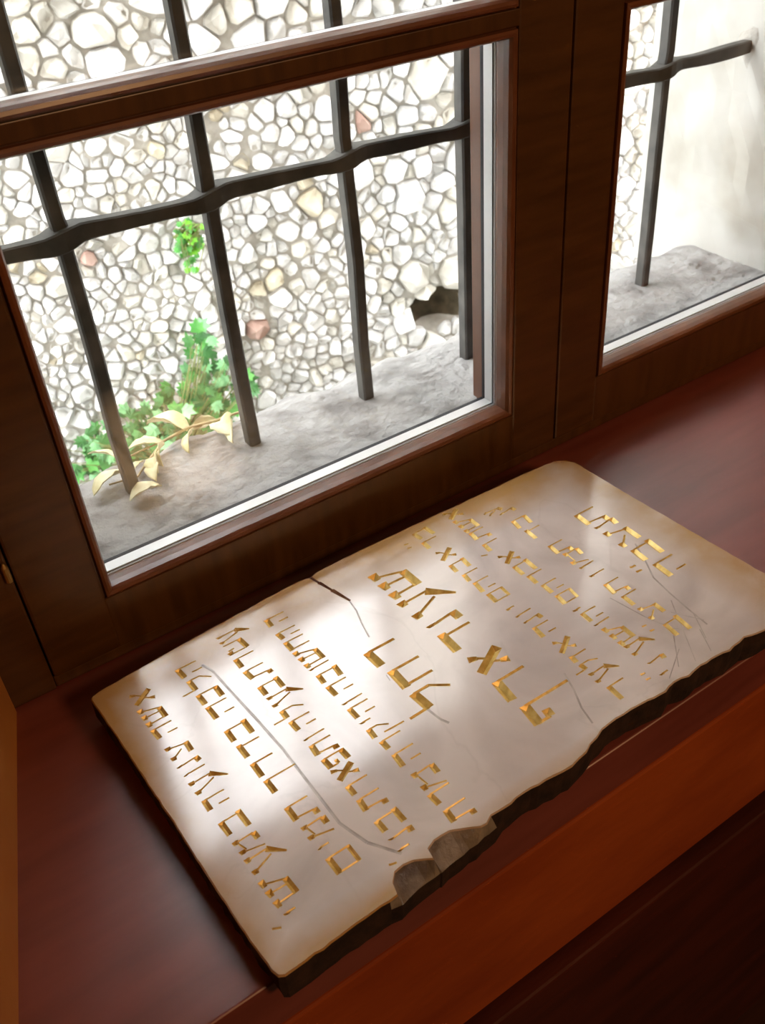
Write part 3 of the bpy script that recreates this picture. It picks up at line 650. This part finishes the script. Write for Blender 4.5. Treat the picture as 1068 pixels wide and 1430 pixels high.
TEXT = {
 1: r"""א,88.3,-73.6,89.7,-87.0 ש,88.1,-93.6,88.7,-111.1 ה,89.0,-117.1,90.2,-128.6 צ,90.5,-141.7,90.5,-154.2 נ,90.6,-161.2,91.5,-166.4 ו,91.6,-171.0,92.7,-175.6 ע,91.7,-181.7,92.4,-193.8 ה,92.9,-200.6,93.1,-211.3 ב,94.4,-224.6,95.1,-237.8 מ,94.9,-245.5,95.7,-257.0 ע,95.4,-262.4,95.8,-275.1 ש,95.2,-283.7,96.6,-302.9 י,98.2,-309.8,97.7,-315.1 ',87.4,-315.2,92.6,-318.0""",
 2: r"""ה,131.3,-70.2,132.4,-82.4 ל,133.5,-87.8,134.0,-100.9 כ,133.1,-106.5,133.5,-119.2 ה,133.6,-122.7,134.4,-137.9 ב,134.9,-153.2,135.1,-166.4 ד,135.8,-173.2,136.2,-186.1 ר,136.5,-193.3,136.6,-208.2 ך,137.2,-212.6,137.7,-226.1 ת,138.0,-242.1,138.1,-255.7 מ,139.2,-263.8,139.1,-275.5 י,139.5,-282.8,140.7,-287.1 ם,140.5,-293.8,140.9,-308.5""",
 3: r"""ע,175.5,-58.4,175.0,-67.1 ט,173.6,-70.0,175.2,-83.1 ר,175.4,-90.0,175.6,-101.7 ת,175.3,-107.1,176.8,-118.4 ב,177.0,-129.5,177.2,-140.4 ע,177.2,-144.9,177.1,-156.1 ל,178.9,-162.6,178.6,-171.6 ה,179.0,-176.2,179.7,-187.4 ו,179.5,-196.9,180.0,-202.1 ת,180.1,-205.7,179.3,-216.8 פ,180.6,-222.3,181.2,-232.7 א,179.4,-235.7,181.2,-246.7 ר,182.2,-253.2,182.4,-262.7 ת,182.6,-267.7,181.6,-278.7 ב,182.7,-289.7,183.1,-300.6 נ,183.0,-306.4,182.5,-311.2 י,183.1,-316.7,182.9,-321.0 ',172.2,-322.9,177.6,-324.5""",
 4: r"""ה,218.7,-64.5,218.4,-74.8 ה,218.0,-85.5,219.0,-94.3 ח,218.3,-98.9,218.6,-111.0 ש,218.5,-115.7,219.1,-134.4 ו,219.7,-137.7,220.1,-143.6 ב,221.2,-148.1,220.5,-158.6 ה,220.8,-163.3,221.5,-175.4 ו,221.7,-185.1,221.2,-190.8 ה,222.1,-193.2,222.4,-205.2 י,222.7,-209.6,221.8,-214.6 ק,222.9,-219.5,222.3,-229.5 ר,224.2,-234.9,224.7,-244.0 ה,224.8,-250.4,224.1,-263.5 מ,225.9,-274.4,225.0,-290.3 ר,224.9,-294.5,225.6,-305.4 ת,226.3,-311.5,225.3,-322.8""",
 5: r"""ר,265.4,-151.7,266.5,-171.4 ח,269.7,-180.6,269.3,-203.1 ל,269.5,-211.2,271.3,-231.1""",
 6: r"""ש,321.9,-77.1,322.8,-110.2 ע,321.6,-121.7,323.5,-145.6 נ,325.0,-156.6,325.5,-166.7 ד,326.1,-174.8,325.4,-196.6 א,326.6,-210.2,326.8,-229.6 ר,328.8,-241.5,326.3,-264.4 ף,329.9,-273.7,326.8,-294.7""",
 7: r"""ב,388.2,-49.0,389.4,-60.3 ר,387.5,-65.2,387.1,-76.3 ",375.0,-57.6,374.6,-63.6 א,387.9,-85.6,386.8,-99.4 ב,387.7,-107.4,386.8,-118.5 ר,389.2,-125.2,387.8,-135.6 ה,390.0,-139.6,388.3,-154.0 ם,389.8,-158.6,389.2,-171.2 י,391.1,-182.4,390.6,-188.3 ו,391.5,-194.3,391.9,-199.8 נ,392.0,-204.0,392.9,-209.8 ה,393.5,-214.6,392.3,-227.9 א,393.7,-237.9,392.4,-251.8 ד,394.6,-258.5,394.0,-265.3 ל,394.2,-269.1,394.7,-275.4 ע,393.8,-281.4,392.7,-291.5 ר,395.5,-299.0,394.8,-314.3""",
 8: r"""א,428.7,-43.2,430.1,-55.3 ש,429.6,-60.2,429.6,-78.8 ת,430.8,-82.4,429.5,-94.2 ר,430.0,-103.6,428.7,-115.0 ',419.1,-115.1,425.0,-117.5 א,428.9,-126.2,430.0,-139.1 ב,431.3,-145.0,430.7,-158.5 ר,432.8,-162.5,432.3,-174.7 ה,434.7,-179.4,434.4,-192.2 ם,435.0,-197.0,433.4,-209.7 י,434.7,-219.1,432.7,-224.3 ה,436.2,-227.0,435.8,-238.8 ו,435.9,-242.9,435.3,-247.6 ש,437.0,-252.9,436.6,-273.0 ע,437.3,-277.2,436.2,-288.7 נ,439.0,-300.0,437.8,-304.6 י,437.4,-313.6,436.7,-318.5 ",427.4,-305.8,426.9,-312.0""",
 9: r"""צ,460.6,-68.0,463.7,-73.3 נ,471.6,-77.0,473.0,-82.3 כ,473.6,-93.6,471.6,-106.6 ד,473.8,-113.6,473.3,-127.4 ת,475.7,-143.2,474.3,-156.5 מ,478.3,-161.3,475.0,-177.4 ו,477.0,-182.0,475.9,-188.7 ז,476.4,-193.7,475.7,-202.0 ת,477.9,-212.6,475.5,-226.5 ר,478.4,-233.0,477.9,-246.6 צ,478.0,-253.5,477.4,-267.8 ",467.6,-269.3,468.8,-276.8 ב,480.6,-278.2,479.0,-293.7""",
 10: r"""ת,525.7,-124.9,524.9,-143.4 נ,527.5,-148.9,526.3,-158.1 צ,527.3,-163.9,526.9,-186.4 ",514.8,-211.0,514.7,-218.5 ב,529.4,-194.8,527.8,-212.3 ה,530.2,-220.4,529.2,-240.6""",
}

HT = {1: (17.5, 4.6), 2: (18.5, 5.0), 3: (18.5, 5.0), 4: (19, 5.0), 5: (30, 8.6), 6: (31, 8.8), 7: (17, 4.8), 8: (17, 4.8), 9: (17, 4.8), 10: (24, 6.4)}
cut = MB(); letters = []          # (centre, polygon box)
strokes = []
def stroke(x0, y0, x1, y1, w0, w1, depth=None, mi=0, owner=None):
    strokes.append((x0, y0, x1, y1, w0, w1, depth, mi, owner))
for ln, s in TEXT.items():
    H, TT = HT[ln]
    for tok in s.split():
        g, a, b, c_, d = tok.split(','); a, b, c_, d = map(float, (a, b, c_, d))
        own = len(letters); letters.append((ln, g))
        if g == "'": stroke(a, b, c_, d, TT * .35, TT * .35, owner=own); continue
        if g == '"':
            for (px, py) in ((a, b), (c_, d)): stroke(px - H * .12, py, px + H * .14, py - .6, TT * .45, TT * .3, owner=own)
            continue
        for (u0, v0, u1, v1, w0, w1) in G[g]:
            P = lambda u, v: (a + (c_ - a) * u + v * H, b + (d - b) * u)
            p, q = P(u0, v0), P(u1, v1)
            # thick horizontals: keep the stroke's own length, its half width lies along x
            stroke(p[0], p[1], q[0], q[1], max(w0 * TT, 1.35), max(w1 * TT, 1.35), owner=own)
NL = len(letters)
def polyl(pts, w_, depth, mi, own=None):
    if own is None: own = len(letters); letters.append((0, 'hair'))
    for (p, q) in zip(pts, pts[1:]): stroke(p[0], p[1], q[0], q[1], w_[0], w_[1] if len(w_) > 1 else w_[0], depth, mi, own)
# crack from the back edge, hairline veins, scratches near the front right corner
letters.append((0, 'crack'))
polyl([(277, -30), (282, -52), (286, -68), (291.5, -90)], (4.2, 2.2), .0016, 1, NL)
polyl([(291, -88), (289, -104), (284, -120), (280, -138)], (1.6,), .00012, 2)
polyl([(267, -182), (266, -189)], (1.0,), .00012, 2); polyl([(272, -231), (274, -245), (277, -252)], (2.2,), .00012, 2)
polyl([(152, -78), (156, -90), (158, -120), (161, -160), (163, -195), (163, -235), (163, -276), (170, -300), (184, -321)], (2.4,), .00012, 2)
polyl([(540, -190), (528, -215), (518, -233), (514, -255), (511, -278), (509, -300)], (1.6,), .00012, 2)
polyl([(470, -228), (476, -262), (483, -285), (493, -296)], (1.2,), .00012, 2)
polyl([(380, -268), (374, -285), (366, -302), (362, -318)], (1.6,), .00012, 2)
for p, q in (((508, -262), (470, -322)), ((510, -285), (496, -310)), ((478, -292), (455, -318)), ((500, -300), (488, -322)), ((470, -305), (440, -322)), ((497, -272), (511, -295))):
    polyl([p, q], (1.1, .7), .00012, 2)
def prism(st):
    x0, y0, x1, y1, w0, w1, depth, mi, own = st
    a = Vector((x0, y0)) / 1000; b = Vector((x1, y1)) / 1000; w0 /= 1000; w1 /= 1000
    tt = (b - a); L_ = tt.length; tt.normalize(); nn_ = Vector((-tt.y, tt.x))
    d0 = depth or w0 * .40; d1 = depth or w1 * .40
    e = min(L_ * .3, w0 * .35), min(L_ * .3, w1 * .35)
    r_ = lambda p, z: (p.x, p.y, z)
    A = [a + nn_ * w0 / 2, a - nn_ * w0 / 2, b - nn_ * w1 / 2, b + nn_ * w1 / 2]
    a2, b2 = a + tt * e[0], b - tt * e[1]
    vs = [r_(p, TZ + .0007) for p in A] + [r_(p, TZ) for p in A] + [r_(a2, TZ - d0), r_(b2, TZ - d1)]
    fs = [(0, 1, 2, 3), (0, 4, 5, 1), (1, 5, 6, 2), (2, 6, 7, 3), (3, 7, 4, 0), (4, 8, 5), (6, 9, 7), (5, 8, 9, 6), (7, 9, 8, 4)]
    return vs, fs
def make_cutter(sts):
    c = MB(); fm = []
    for st in sts:
        v_, f_ = prism(st); c.add(v_, f_); fm += [st[7]] * len(f_)
    return obj('cutter', c.v, c.f, None, None, mats=['gold', 'crack', 'hair'], fm=fm)
import random as _r
# every stroke is nudged by a few microns so that no two cutter faces coincide
jj = _r.Random(3)
strokes = [(a + jj.uniform(-.03, .03), b + jj.uniform(-.03, .03), c_ + jj.uniform(-.03, .03), d + jj.uniform(-.03, .03), e * jj.uniform(.97, 1.04), f * jj.uniform(.97, 1.04), g, h, i) for a, b, c_, d, e, f, g, h, i in strokes]
cutter = make_cutter(strokes)
md = tab.modifiers.new('carve', 'BOOLEAN'); md.operation = 'DIFFERENCE'; md.object = cutter; md.solver = 'EXACT'; md.use_self = True; md.material_mode = 'TRANSFER'
dg = bpy.context.evaluated_depsgraph_get(); ev = tab.evaluated_get(dg); me2 = bpy.data.meshes.new_from_object(ev, depsgraph=dg)
names = [m_.name if m_ else None for m_ in me2.materials]
print('tablet faces', len(me2.polygons), names, 'vol ok', len(me2.vertices))
tab.modifiers.clear()
bpy.data.objects.remove(cutter, do_unlink=True)
# split carved faces off into one part per letter
bb = []
for k in range(len(letters)):
    ss = [st for st in strokes if st[8] == k]
    bb.append(ss)
def dist(px, py, st):
    ax, ay, bx, by = st[0], st[1], st[2], st[3]; dx, dy = bx - ax, by - ay; L2 = dx * dx + dy * dy or 1e-9
    t_ = max(0, min(1, ((px - ax) * dx + (py - ay) * dy) / L2)); return math.hypot(px - ax - dx * t_, py - ay - dy * t_) - max(st[4], st[5]) * .5
ownf = {}; slabf = []; slabm = []
for p in me2.polygons:
    nm = names[p.material_index]
    if nm in (M['gold'].name, M['crack'].name, M['hair'].name):
        c = p.center * 1000; want = {M['gold'].name: 0, M['crack'].name: 1, M['hair'].name: 2}[nm]
        best = min((st for st in strokes if st[7] == want and abs(st[0] - c.x) < 60 and abs(st[1] - c.y) < 70), key=lambda st: dist(c.x, c.y, st), default=None)
        if best: ownf.setdefault(best[8], []).append(tuple(p.vertices)); continue
    slabf.append(tuple(p.vertices)); slabm.append(1 if nm == M['broken'].name else 2 if nm == M['chip'].name else 0)
def sub(name, faces, mats, fm, parent, label=None):
    used = sorted({i for f in faces for i in f}); mp_ = {i: k for k, i in enumerate(used)}
    me = bpy.data.meshes.new(name); me.from_pydata([me2.vertices[i].co[:] for i in used], [], [tuple(mp_[i] for i in f) for f in faces])
    for k in mats: me.materials.append(M[k])
    if fm: me.polygons.foreach_set('material_index', fm)
    o = bpy.data.objects.new(name, me); C.objects.link(o)
    o.parent = parent; o.matrix_parent_inverse = parent.matrix_world.inverted()
    if label: o['label'] = label
    return o
bpy.data.objects.remove(tab, do_unlink=True)
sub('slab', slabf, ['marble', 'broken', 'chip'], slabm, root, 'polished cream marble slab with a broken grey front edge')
for k, ff in sorted(ownf.items()):
    ln, g = letters[k]
    if ln: sub('punctuation_mark' if g in '\'"' else 'carved_letter', ff, ['gold'], None, root)
    elif g == 'crack': sub('crack', ff, ['crack'], None, root, 'brown crack running in from the back edge')
    else: sub('hairline_crack', ff, ['hair'], None, root)
print('letters', len(ownf), 'of', len(letters))
